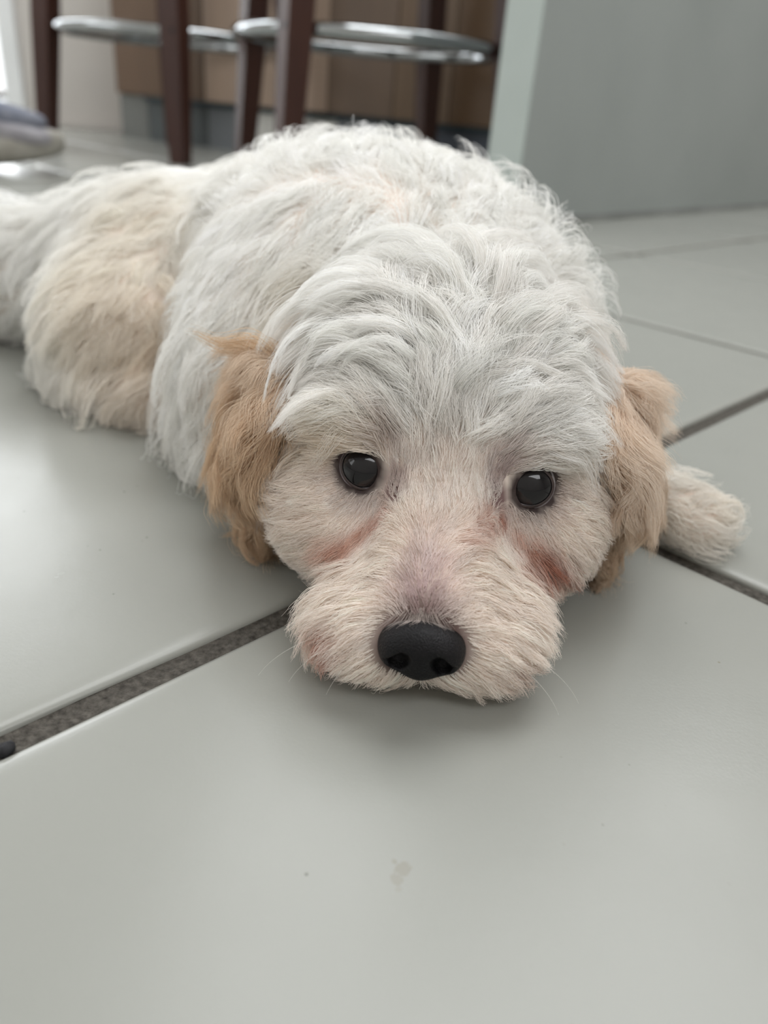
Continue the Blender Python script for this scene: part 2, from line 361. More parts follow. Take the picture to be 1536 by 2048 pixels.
#DOG#
# ------------------------------------------------------------------ the puppy: implicit body
def sd_ell(p, c, r, ax=None):
    q = p-np.asarray(c, np.float32)
    if ax is not None: q = q @ np.asarray(ax, np.float32)     # columns = local axes
    r = np.asarray(r, np.float32)
    k0 = np.linalg.norm(q/r, axis=-1); k1 = np.linalg.norm(q/(r*r), axis=-1)
    return k0*(k0-1)/np.maximum(k1, 1e-6)
def sd_cap(p, a, b, ra, rb):
    a = np.asarray(a, np.float32); b = np.asarray(b, np.float32); ba = b-a
    t = np.clip((p-a) @ ba/np.dot(ba, ba), 0, 1)
    return np.linalg.norm(p-a-t[..., None]*ba, axis=-1)-(ra+(rb-ra)*t)
def smin(a, b, k):
    h = np.maximum(k-np.abs(a-b), 0)/k; return np.minimum(a, b)-h*h*k*.25
HX = .018
def sdf_head(p):
    d = sd_ell(p, (HX+.001, .262, .052), (.047, .046, .042))
    d = smin(d, sd_ell(p, (HX+.001, .236, .060), (.037, .026, .025)), .014)
    for s in (-1, 1):
        d = smin(d, sd_ell(p, (HX+s*.031, .238, .031), (.026, .027, .027)), .012)
        d = smin(d, sd_ell(p, (HX-.002+s*.0155, .187, .0165), (.0175, .016, .0135)), .008)
        d = smin(d, sd_ell(p, (HX+s*.026, .2245, .0685), (.014, .008, .006)), .010)
    d = smin(d, sd_cap(p, (HX, .226, .040), (HX-.002, .188, .0225), .0225, .0155), .012)
    for s in (-1, 1): d = smin(d, sd_cap(p, (HX+s*.024, .226, .030), (HX-.001+s*.016, .200, .018), .018, .013), .012)
    d = smin(d, sd_cap(p, (HX, .224, .053), (HX-.002, .186, .0275), .015, .011), .012)
    return d
def sdf_torso(p):
    d = sd_ell(p, (-.013, .410, .072), (.090, .100, .063))
    d = smin(d, sd_ell(p, (.018, .350, .062), (.066, .058, .050)), .03)
    d = smin(d, sd_cap(p, (.02, .285, .05), (.01, .35, .062), .038, .042), .025)
    d = smin(d, sd_ell(p, (-.072, .340, .038), (.026, .038, .034)), .04)
    d = smin(d, sd_cap(p, (-.086, .335, .017), (-.050, .285, .013), .016, .0125), .014)
    d = smin(d, sd_cap(p, (.085, .335, .02), (.122, .298, .012), .016, .0105), .014)
    d = smin(d, sd_ell(p, (.130, .290, .011), (.013, .013, .010)), .008)
    d = smin(d, sd_ell(p, (-.055, .475, .066), (.080, .080, .060)), .03)
    return d
def sdf_hind(p):
    d = sd_ell(p, (-.126, .488, .057), (.078, .075, .052))
    d = smin(d, sd_ell(p, (-.140, .432, .040), (.058, .060, .038)), .02)
    d = smin(d, sd_cap(p, (-.165, .400, .014), (-.188, .412, .013), .014, .012), .015)
    d = smin(d, sd_cap(p, (-.125, .372, .014), (-.165, .392, .014), .015, .014), .015)
    d = smin(d, sd_cap(p, (-.19, .495, .045), (-.32, .515, .034), .040, .034), .03)
    return d
def sdf_body(p):
    d = smin(sdf_torso(p), sdf_hind(p), .010)
    d = smin(d, sdf_head(p), .014)
    return np.maximum(d, .0006-p[..., 2])
EARS = []
def ear_frame(top, mid, bot, out):
    return dict(top=np.array(top), mid=np.array(mid), bot=np.array(bot), out=np.array(out)/np.linalg.norm(out))
earL = ear_frame((-.027, .274, .080), (-.0470, .265, .050), (-.0465, .254, .018), (-1, -.25, .15))
earR = ear_frame((.063, .274, .084), (.0835, .265, .052), (.0835, .254, .018), (1, -.25, .15))
def sdf_ear(p, E):
    def seg(a, b, wa, wb):
        u = (b-a)/np.linalg.norm(b-a); o = E['out']-np.dot(E['out'], u)*u; o /= np.linalg.norm(o); s = np.cross(u, o)
        t = np.clip(((p-a) @ (b-a))/np.dot(b-a, b-a), 0, 1); q = p-a-t[..., None]*(b-a)
        w = wa+(wb-wa)*t; th = .0045
        x = q @ s; y = q @ o; z = q @ u
        k = np.sqrt((x/w)**2+(y/th)**2+(z/w)**2); return (k-1)*np.minimum(th, w)*1.0
    return smin(seg(E['top'], E['mid'], .013, .019), seg(E['mid'], E['bot'], .019, .012), .014)
def sgrad(fn, p, e=.0004):
    g = np.empty_like(p)
    for i in range(3):
        a = p.copy(); b = p.copy(); a[:, i] += e; b[:, i] -= e; g[:, i] = fn(a)-fn(b)
    return g/np.maximum(np.linalg.norm(g, axis=1, keepdims=True), 1e-9)
def surface_net(fn, lo, hi, h):
    ax = [np.arange(lo[i], hi[i]+h, h, dtype=np.float32) for i in range(3)]
    G = np.stack(np.meshgrid(*ax, indexing='ij'), -1); sh = G.shape[:3]
    D = fn(G.reshape(-1, 3)).reshape(sh)
    ins = D < 0
    c = sum(ins[i:sh[0]-1+i, j:sh[1]-1+j, k:sh[2]-1+k].astype(np.int8) for i in (0, 1) for j in (0, 1) for k in (0, 1))
    act = (c > 0) & (c < 8); idx = -np.ones(act.shape, np.int64); cells = np.argwhere(act); idx[act] = np.arange(len(cells))
    V = (cells+.5)*h+np.array(lo)
    F = []
    for a in range(3):
        b, d = [(1, 2), (2, 0), (0, 1)][a]
        s0 = [slice(None)]*3; s1 = [slice(None)]*3; s0[a] = slice(0, -1); s1[a] = slice(1, None)
        cr = ins[tuple(s0)] != ins[tuple(s1)]
        E_ = np.argwhere(cr); ok = (E_[:, b] > 0) & (E_[:, d] > 0) & (E_[:, b] < sh[b]-1) & (E_[:, d] < sh[d]-1); E_ = E_[ok]
        inside0 = ins[tuple(E_.T)]
        q = []
        for (ob, od) in ((-1, -1), (0, -1), (0, 0), (-1, 0)):
            e = E_.copy(); e[:, b] += ob; e[:, d] += od; q.append(idx[tuple(e.T)])
        q = np.stack(q, 1); q[~inside0] = q[~inside0][:, ::-1]; F.append(q)
    F = np.concatenate(F); F = F[(F >= 0).all(1)]
    V = V.astype(np.float32)
    for _ in range(3):
        V = V - (fn(V)[:, None]*sgrad(fn, V))*.9
    return V.astype(np.float64), F
def hit(px, py, fn=sdf_body, off=0.):
    v = ray(px, py).astype(np.float32); t = .12; o = CAMP.astype(np.float32)
    for _ in range(160):
        d = float(fn((o+t*v)[None])[0])-off
        if d < .00005: return o+t*v
        t += d*.8
        if t > .9: return None
    return o+t*v if d < .002 else None
EYE_R = .0086
eyes = []
for (px, py) in ((733, 934), (1055, 968)):
    h_ = hit(px, py); n_ = sgrad(sdf_body, h_[None].astype(np.float32))[0]
    tocam = (CAMP-h_); tocam /= np.linalg.norm(tocam)
    g = n_*.35+tocam*.65; g /= np.linalg.norm(g)
    c_ = h_-ray(px, py)*0 - tocam*(EYE_R-.0030)
    eyes.append((c_, g)); print('eye', c_, 'n', n_)
NF = np.array([-.06, -.93, .36]); NF /= np.linalg.norm(NF)     # way the nose points
NU = np.array([.0, 0, 1.]); NU = NU-np.dot(NU, NF)*NF; NU /= np.linalg.norm(NU); NR = np.cross(NU, NF)*-1
NR = np.cross(NF, NU)       # right in the picture
NC = at(843, 1298, .1700)
NAX = np.stack([NR, NU, -NF], 1)
def sdf_nose(p):
    q = (p-NC.astype(np.float32)) @ NAX.astype(np.float32)
    d = sd_ell(q, (0, .0016, .0015), (.0108, .0068, .0085))
    for s in (-1, 1):
        d = smin(d, sd_ell(q, (s*.0070, -.0006, .0008), (.0050, .0058, .0062)), .0035)
    d = smin(d, sd_ell(q, (0, -.0048, .0010), (.0052, .0042, .0052)), .004)
    d = smin(d, sd_ell(q, (0, .0018, -.0035), (.0075, .0045, .0035)), .004)
    def cut(d, e, k=.0012):
        h = np.maximum(k-np.abs(d+e), 0)/k; return np.maximum(d, -e)+h*h*k*.25
    for s in (-1, 1):
        d = cut(d, sd_cap(q, (s*.0048, -.0022, -.0065), (s*.0064, -.0034, -.0020), .0023, .0025))
        d = cut(d, sd_cap(q, (s*.0062, -.0032, -.0055), (s*.0110, -.0045, -.0022), .0015, .0008))
    d = cut(d, sd_cap(q, (0, -.0105, -.0050), (0, -.0035, -.0070), .0005, .0003), .0012)
    return d

m_skin = mat('puppy_skin', (.7, .6, .5), .7, spec=.2)
_a = nn(m_skin, 'ShaderNodeAttribute'); _a.attribute_name = 'skin_color'
m_skin.node_tree.links.new(_a.outputs['Color'], m_skin.node_tree.nodes['Principled BSDF'].inputs['Base Color'])
V, F = surface_net(sdf_body, (-.335, .150, -.006), (.165, .590, .150), .0027)
DB = np.array([-.01, .40, 0.])
dog = mesh_obj('dog', V, F, m_skin, None, DB, True)
tag(dog, 'fluffy white puppy with tan ears lying with its chin on the tiled floor', 'dog')
print('dog verts', len(V))
sc_ = np.broadcast_to(np.array([.76, .66, .59, 1.]), (len(V), 4)).copy()
def skin_spot(c, r0_, r1_, col):
    dd = np.linalg.norm(V-c, axis=1); w = np.clip((r1_-dd)/(r1_-r0_), 0, 1)[:, None]; sc_[:, :3] = sc_[:, :3]*(1-w)+np.array(col)*w
for e_, g_ in eyes: skin_spot(e_, .0100, .0125, (.05, .035, .033))
for q_ in ((793, 962), (992, 985), (998, 1000), (785, 985)):
    h_ = hit(*q_); skin_spot(h_, .0025, .005, (.22, .14, .135))
skin_spot(NC, .0115, .018, (.16, .10, .09)); skin_spot(NC-np.array([0, 0, .002]), .0095, .0125, (.015, .012, .013))
dog.data.attributes.new('skin_color', 'FLOAT_COLOR', 'POINT').data.foreach_set('color', sc_.astype(np.float32).ravel())

# nose
m_nose = noise_color(mat('nose_leather', rough=.5, spec=.2), (.006, .0058, .0066), (.010, .009, .010), 90)
def nose_bump(m):
    L = m.node_tree.links; b = m.node_tree.nodes['Principled BSDF']; tc = nn(m, 'ShaderNodeTexCoord')
    v = nn(m, 'ShaderNodeTexVoronoi'); v.inputs['Scale'].default_value = 1900; L.new(tc.outputs['Object'], v.inputs['Vector'])
    bp = nn(m, 'ShaderNodeBump'); bp.inputs['Strength'].default_value = .7; bp.inputs['Distance'].default_value = .00025; bp.invert = True
    L.new(v.outputs['Distance'], bp.inputs['Height']); L.new(bp.outputs[0], b.inputs['Normal'])
nose_bump(m_nose)
V, F = surface_net(sdf_nose, NC-.016, NC+.016, .0004)
mesh_obj('nose', V, F, m_nose, dog, smooth=True)

# eyes: ball with iris and pupil, clear cornea, dark lid rim
m_sclera = mat('eye_white', (.36, .34, .37), .12)
m_iris = mat('eye_iris', (.006, .005, .006), .05, spec=.45)
m_lid = noise_color(mat('lid_rim', rough=.38, spec=.5), (.022, .014, .013), (.045, .028, .026), 300)
def orient(V, F, c):
    V = np.asarray(V, float); out = []
    for f in F:
        a, b, d_ = V[f[0]], V[f[1]], V[f[2]]; nn_ = np.cross(b-a, d_-a)
        if np.dot(nn_, nn_) < 1e-16: nn_ = np.cross(d_-a, V[f[-1]]-a)
        out.append(tuple(f) if np.dot(nn_, V[list(f)].mean(0)-c) > 0 else tuple(f)[::-1])
    return out
def frame_of(g):
    u = np.array([0, 0, 1.])-g[2]*g; u /= np.linalg.norm(u); r = np.cross(g, u)*-1; r = np.cross(u, g); return r, u     # r = picture right
for k, (c, g) in enumerate(eyes):
    s = -1 if k == 0 else 1            # outer side in the picture
    gz = (CAMP-c); gz /= np.linalg.norm(gz); gz = gz + np.array([.16*s, 0, .13]); gz /= np.linalg.norm(gz)
    r, u = frame_of(gz)
    n, m = 40, 26
    V, F, mi = [], [], []
    for i in range(m+1):
        t = math.pi*i/m
        for j in range(n):
            a = 2*math.pi*j/n; V.append(c+EYE_R*(gz*math.cos(t)+math.sin(t)*(r*math.cos(a)+u*math.sin(a))))
    for i in range(m):
        for j in range(n):
            F.append((i*n+j, i*n+(j+1) % n, (i+1)*n+(j+1) % n, (i+1)*n+j)[::-1]); mi.append(0 if i < 7.4 else 1)
    F = orient(V, F, c)
    ball = mesh_obj('eye', V, F, m_iris, dog, smooth=True); ball.data.materials.append(m_sclera)
    ball.data.polygons.foreach_set('material_index', mi)
    # lids: almond opening on the ball, rolled rim, skirt into the fur
    r0, u0 = frame_of(g/np.linalg.norm(g)); tilt = math.radians(5)*-1
    r0, u0 = r0*math.cos(tilt)+u0*math.sin(tilt), u0*math.cos(tilt)-r0*math.sin(tilt)
    ax = (CAMP-c); ax /= np.linalg.norm(ax)
    r0, u0 = frame_of(ax); r0, u0 = r0*math.cos(tilt)+u0*math.sin(tilt), u0*math.cos(tilt)-r0*math.sin(tilt)
    V, F = [], []; n = 48; prof = [(0., 1.015), (.02, 1.045), (.06, 1.06), (.13, 1.05), (.20, 1.0), (.30, .95), (.5, .90)]
    for (da, rr) in prof:
        for j in range(n):
            a = 2*math.pi*j/n; ca, sa = math.cos(a), math.sin(a)
            w = .98 if ca*s > 0 else 1.10                        # outer / inner half width
            hh = .60 if sa > 0 else .86
            al = math.sqrt((w*ca)**2+(hh*sa)**2)*(1+.06*abs(ca)**6) + da
            V.append(c+EYE_R*rr*(ax*math.cos(al)+math.sin(al)*(r0*ca+u0*sa)))
    for i in range(len(prof)-1):
        for j in range(n): F.append((i*n+j, (i+1)*n+j, (i+1)*n+(j+1) % n, i*n+(j+1) % n)[::-1])
    F = orient(V, F, c)
    lid = mesh_obj('eyelid', V, F, m_lid, ball, smooth=True)

# ears (leather flaps under the hair)
m_ear = noise_color(mat('ear_skin', rough=.7), (.50, .34, .22), (.58, .41, .28), 60)
ear_objs = []
for E in (earL, earR):
    fn = lambda p, E=E: sdf_ear(p, E)
    lo = np.minimum.reduce([E['top'], E['mid'], E['bot']])-.03; hi = np.maximum.reduce([E['top'], E['mid'], E['bot']])+.03
    V, F = surface_net(fn, lo, hi, .0015); o = mesh_obj('ear', V, F, m_ear, dog, smooth=True); o['label'] = 'hanging tan ear'
    ear_objs.append((o, fn, V, F))

# ------------------------------------------------------------------ fur
def hair_material(name, rough=.55):
    m = bpy.data.materials.new(name); m.use_nodes = True; nt = m.node_tree; L = nt.links; nt.nodes.clear()
    out = nt.nodes.new('ShaderNodeOutputMaterial'); at_ = nt.nodes.new('ShaderNodeAttribute'); at_.attribute_name = 'fur_color'
    b = nt.nodes.new('ShaderNodeBsdfPrincipled'); b.inputs['Roughness'].default_value = rough; b.inputs['Specular IOR Level'].default_value = .35
    tr = nt.nodes.new('ShaderNodeBsdfTranslucent'); mx = nt.nodes.new('ShaderNodeMixShader'); mx.inputs[0].default_value = .30
    L.new(at_.outputs['Color'], b.inputs['Base Color']); L.new(at_.outputs['Color'], tr.inputs['Color'])
    L.new(b.outputs[0], mx.inputs[1]); L.new(tr.outputs[0], mx.inputs[2]); L.new(mx.outputs[0], out.inputs[0])
    return m
m_fur = hair_material('fur')
def sample_roots(V, F, n, dens=None):
    T = np.concatenate([F[:, [0, 1, 2]], F[:, [0, 2, 3]]]); a, b, c = V[T[:, 0]], V[T[:, 1]], V[T[:, 2]]
    ar = np.linalg.norm(np.cross(b-a, c-a), axis=1)
    if dens is not None: ar = ar*dens((a+b+c)/3)
    k = rng.choice(len(T), n, p=ar/ar.sum()); u = rng.random((n, 2)); sw = u.sum(1) > 1; u[sw] = 1-u[sw]
    return a[k]+(b-a)[k]*u[:, :1]+(c-a)[k]*u[:, 1:]
def kd_nearest(ref, q):
    kd = kdtree.KDTree(len(ref))
    for i, p in enumerate(ref.tolist()): kd.insert(p, i)
    kd.balance(); return np.array([kd.find(p)[1] for p in q.tolist()])
# guides: root seen at (px, py), hair runs towards (dx, dy), length cm, lift, curl, wave mm, clump
def make_guides(rows, fn):
    out = []
    for (px, py, dx, dy, ln, lift, curl, wave, cl) in rows:
        h_ = hit(px, py, fn)
        if h_ is None: print('guide misses', px, py); continue
        n_ = sgrad(fn, h_[None].astype(np.float32))[0]
        v = RC @ np.array([dx, dy, 0.]); v = v-np.dot(v, n_)*n_; v /= np.linalg.norm(v)
        out.append((*h_, *v, ln*.01, lift, curl, wave*.001, cl))
    return np.array(out)
HEAD_G = [ # muzzle and nose bridge
 (845,1205, 0,-1, .45,.30,0,.2,.3),(800,1210,-.8,-.3,.7,.35,0,.3,.5),(895,1210,.8,-.2,.7,.35,0,.3,.5),(848,1140,-.1,-1,.7,.3,0,.3,.5),(850,1060,0,-1,.8,.25,0,.3,.5),
 (870,980,0,-1,.9,.3,0,.3,.5),(880,920,.0,-1,1.1,.4,-.1,.4,.5),(800,1100,-.8,.1,1.0,.4,.1,.5,.6),(900,1100,.8,.1,1.0,.4,.1,.5,.6),
 (740,1150,-.9,.3,1.4,.45,.2,.8,.6),(680,1180,-.9,.35,1.6,.5,.2,1.0,.6),(620,1200,-1,.2,1.6,.5,.2,1.0,.6),(620,1250,-1,.5,1.4,.4,.2,.8,.6),
 (950,1160,.9,.3,1.4,.45,.2,.8,.6),(1010,1190,.9,.35,1.6,.5,.2,1.0,.6),(1070,1220,1,.4,1.5,.45,.2,1.0,.6),(1080,1270,1,.6,1.3,.4,.2,.8,.6),
 (730,1260,-.9,.35,1.0,.3,.1,.5,.5),(740,1320,-.7,.8,1.0,.3,.1,.5,.6),(690,1290,-.8,.6,1.2,.35,.1,.5,.6),(780,1370,-.4,1,1.0,.3,0,.4,.7),(845,1385,.05,1,1.0,.3,0,.4,.7),
 (900,1380,.4,1,1.0,.3,0,.4,.7),(960,1330,.8,.7,1.1,.35,.1,.5,.6),(950,1270,1,.3,1.1,.3,.1,.5,.6),(1020,1300,.9,.6,1.2,.35,.1,.5,.6),(1000,1360,.6,.9,1.1,.35,.1,.5,.6),
 # cheeks
 (640,1010,-1,-.05,1.2,.25,0,.5,.5),(580,1010,-1,-.1,1.5,.3,0,.6,.5),(700,1040,-.9,.4,1.0,.2,0,.4,.4),(620,1080,-1,.35,1.3,.25,.1,.5,.5),(560,1080,-1,.35,1.3,.3,.1,.5,.5),(750,1060,-.6,.9,.8,.2,0,.3,.4),
 (1150,1020,1,.1,1.2,.25,0,.5,.5),(1190,1060,1,.4,1.3,.3,0,.6,.5),(1080,1060,.9,.5,1.0,.2,0,.4,.4),(1140,1100,.9,.6,1.3,.25,.1,.5,.5),(1100,1130,.8,.9,1.4,.3,.1,.6,.6),(1010,1060,.5,.9,.8,.2,0,.3,.4),(1180,1120,.9,.6,1.3,.3,.1,.5,.5),
 # round the eyes
 (650,950,-1,.1,.9,.2,0,.3,.4),(735,1005,-.2,1,.6,.2,0,.2,.3),(800,960,.4,-1,.6,.25,0,.2,.3),(795,900,.1,-1,.8,.4,0,.3,.4),
 (1130,990,1,.2,.9,.2,0,.3,.4),(1050,1035,.2,1,.6,.2,0,.2,.3),(985,980,-.3,-.9,.6,.25,0,.2,.3),(990,920,.1,-1,.8,.4,0,.3,.4),
 # brows
 (735,868,-1,.22,1.7,.45,.35,.5,.6),(790,850,-.9,-.5,1.5,.5,.3,.5,.6),(670,875,-1,.3,1.8,.4,.4,.6,.6),(610,890,-1,.4,1.8,.4,.4,.8,.6),
 (1050,902,1,.25,1.6,.45,.35,.5,.6),(1000,880,.7,-.4,1.4,.5,.3,.5,.6),(1110,915,1,.35,1.8,.4,.4,.6,.6),(1170,940,1,.5,1.8,.4,.4,.8,.6),
 # forehead
 (700,800,-1,-.25,1.9,.5,.5,.8,.7),(620,800,-1,.15,2.0,.45,.5,.9,.7),(780,800,-.5,-1,1.8,.6,.4,.8,.6),(860,850,-.1,-1,1.6,.6,.3,.8,.6),(940,860,.2,-1,1.6,.6,.4,1.2,.7),
 (1020,820,.7,-.7,1.8,.6,.6,1.6,.75),(1100,830,1,-.2,2.0,.5,.5,.9,.7),(1170,850,1,.2,2.1,.45,.5,.9,.7),
 (880,760,.0,-1,1.9,.75,.6,2.2,.85),(960,760,.3,-.9,2.0,.75,.8,2.4,.85),(800,740,-.6,-.8,2.2,.7,.7,1.6,.8),(720,730,-1,-.2,2.6,.6,.7,1.2,.85),(640,740,-1,.2,2.6,.5,.7,1.2,.8),
 (1040,740,.7,-.6,2.3,.7,.8,2.0,.85),(1120,760,1,-.1,2.6,.6,.7,1.2,.8),(1190,780,1,.4,2.6,.5,.6,1.2,.8),
 (900,680,0,-1,2.7,.85,.8,1.6,.9),(820,670,-.6,-.8,2.9,.8,.9,1.5,.9),(740,660,-1,-.1,3.1,.65,.9,1.3,.9),(660,670,-1,.3,3.0,.5,.8,1.2,.85),(980,670,.5,-.9,2.9,.85,.8,1.6,.9),
 (1060,670,.8,-.5,3.0,.75,.9,1.4,.9),(1140,690,1,.0,3.0,.6,.9,1.3,.85),(900,620,.1,-1,2.9,.9,.9,1.5,.9),(800,600,-.6,-.8,2.9,.8,.9,1.5,.9),(720,610,-1,-.1,2.9,.65,.9,1.3,.9),(1000,600,.5,-1,2.9,.85,.9,1.5,.9),(1100,620,.9,-.4,2.9,.7,.9,1.3,.9),
 (590,680,-.9,.6,2.8,.4,.6,1.2,.8),(560,780,-.7,.9,2.6,.35,.5,1.2,.8),(540,880,-.5,1,2.2,.3,.3,1.0,.8),(1220,740,.9,.6,2.8,.4,.6,1.2,.8),(1240,860,.6,1,2.6,.35,.5,1.2,.8),(1240,960,.4,1,2.2,.3,.3,1.0,.7)]
BODY_G = [ (500,380,-.5,-.7,2.6,.40,.2,1.0,.75),(620,320,.2,-1,2.6,.45,.2,1.0,.75),(760,310,.1,-1,2.6,.45,.2,1.0,.75),(880,360,.1,-1,2.8,.45,.2,1.2,.8),(980,430,.3,-.8,2.8,.5,.2,1.2,.8),(1080,470,.8,-.6,2.6,.45,.2,1.0,.75),
 (600,450,-.4,.6,2.4,.30,.2,1.0,.7),(480,480,-.8,.5,2.4,.30,.2,1.0,.7),(720,460,0,.8,2.2,.3,.2,1.0,.7),(880,480,.2,-.6,2.2,.35,.2,1.0,.7),(420,600,-.7,.8,2.4,.3,.2,1.0,.7),(500,650,-.5,.9,2.2,.3,.2,1.0,.7),(380,750,-.7,.8,2.6,.35,.2,1.2,.75),(350,850,-.7,.7,2.6,.35,.2,1.2,.75),(380,930,-.5,.8,2.2,.3,.1,1.0,.7),
 (300,330,-.5,-.4,2.4,.35,.2,1.0,.7),(200,370,-.8,-.1,2.6,.35,.2,1.0,.75),(120,430,-.9,.2,2.8,.4,.2,1.2,.75),(300,450,-.7,.6,2.4,.3,.2,1.0,.75),(200,520,-.8,.6,2.6,.3,.2,1.2,.75),(100,560,-.9,.5,2.6,.35,.2,1.2,.75),(330,560,.3,.7,2.2,.3,.2,1.0,.7),
 (250,640,-.7,.8,2.6,.35,.2,1.2,.75),(150,660,-.8,.7,2.6,.35,.2,1.2,.75),(280,750,-.5,.9,2.4,.3,.2,1.2,.75),(180,760,-.8,.6,2.4,.3,.2,1.0,.7),(30,500,-1,.1,3.0,.4,.2,1.4,.75),(40,600,-.9,.4,2.6,.35,.2,1.2,.75),(240,810,-.6,.7,1.8,.25,.1,1.0,.6),
 (1390,1040,.6,.5,1.7,.6,.3,1.8,.75),(1370,1010,.4,-.3,1.7,.6,.3,1.8,.75),(1420,1060,.9,.3,1.7,.6,.3,1.8,.75),(1330,1080,.2,.8,1.6,.3,.2,1.0,.7)]
hg = make_guides(HEAD_G, sdf_body); bgd = make_guides(BODY_G, sdf_body)

def blobs(rows, fn):
    out = []
    for (px, py, rr, col, st) in rows:
        h_ = hit(px, py, fn)
        if h_ is not None: out.append((h_, rr, np.array(col), st))
    return out
WHITE = np.array([.93, .925, .90]); FACE = np.array([.93, .86, .80]); TAN = (.69, .53, .375)
PAINT = blobs([
 (845,1225,.0050,(.38,.26,.25),.85),(845,1185,.006,(.56,.42,.42),.8),(852,1135,.005,(.66,.53,.53),.6),(858,1080,.005,(.74,.62,.58),.4),
 (775,1015,.0028,(.55,.30,.23),.6),(755,1040,.0030,(.52,.24,.16),.8),(730,1062,.0032,(.54,.26,.17),.8),(705,1082,.0034,(.56,.28,.19),.8),(680,1098,.0034,(.62,.33,.23),.75),(650,1108,.0034,(.70,.46,.35),.5),
 (1000,1032,.0024,(.42,.14,.08),.9),(975,1040,.0024,(.48,.2,.13),.8),(950,1055,.0026,(.55,.28,.2),.7),(925,1080,.003,(.62,.38,.3),.5),(1030,1065,.0034,(.52,.25,.17),.7),(1060,1090,.0038,(.42,.17,.10),.9),(1085,1115,.004,(.40,.14,.08),.95),(1110,1138,.0038,(.42,.16,.10),.9),(1135,1160,.0034,(.46,.20,.13),.8),(1050,1130,.004,(.56,.32,.25),.5),
 (735,988,.004,(.30,.21,.20),.5),(700,975,.0035,(.32,.23,.21),.5),(684,945,.003,(.35,.25,.22),.5),(770,980,.0035,(.32,.22,.2),.5),(795,975,.0035,(.42,.28,.25),.6),(785,900,.004,(.42,.32,.29),.6),(785,870,.004,(.55,.45,.4),.5),(1010,1000,.0035,(.35,.22,.21),.5),(1035,1018,.0035,(.32,.22,.2),.5),(1070,1018,.0035,(.30,.21,.19),.5),(1095,1000,.0035,(.32,.22,.2),.5),(1108,975,.003,(.36,.26,.22),.6),(790,955,.0025,(.35,.25,.23),.7),(985,975,.0025,(.38,.26,.25),.7),(1000,930,.005,(.46,.35,.33),.6),(1000,960,.0035,(.38,.27,.26),.6),
 (700,885,.008,(.82,.68,.50),.45),(620,895,.008,(.84,.74,.60),.3),(880,950,.010,(.78,.67,.61),.3),
 (645,1275,.0045,(.66,.40,.31),.75),(665,1305,.0045,(.62,.34,.27),.8),(690,1340,.005,(.62,.36,.29),.75),(1010,1370,.005,(.46,.28,.22),.75),(1030,1350,.004,(.5,.32,.26),.6),(620,1190,.006,(.88,.72,.62),.5),(560,960,.008,(.62,.58,.54),.4)], sdf_body)
BPAINT = blobs([(230,560,.035,(.85,.79,.69),.6),(270,700,.030,(.83,.75,.65),.6),(300,800,.02,(.78,.70,.61),.6),(300,430,.03,(.84,.78,.68),.5),(350,640,.02,(.80,.70,.58),.5),(620,590,.02,(.80,.72,.60),.3),(1400,1030,.03,(.80,.74,.66),.6)], sdf_body)
BPAINT += [(np.array([-.035, .275, .088]), .016, np.array([.74, .55, .34]), .75), (np.array([.075, .275, .090]), .015, np.array([.78, .62, .44]), .7)]
PAINT += [(np.array([-.036, .262, .084]), .012, np.array([.76, .60, .40]), .5)]

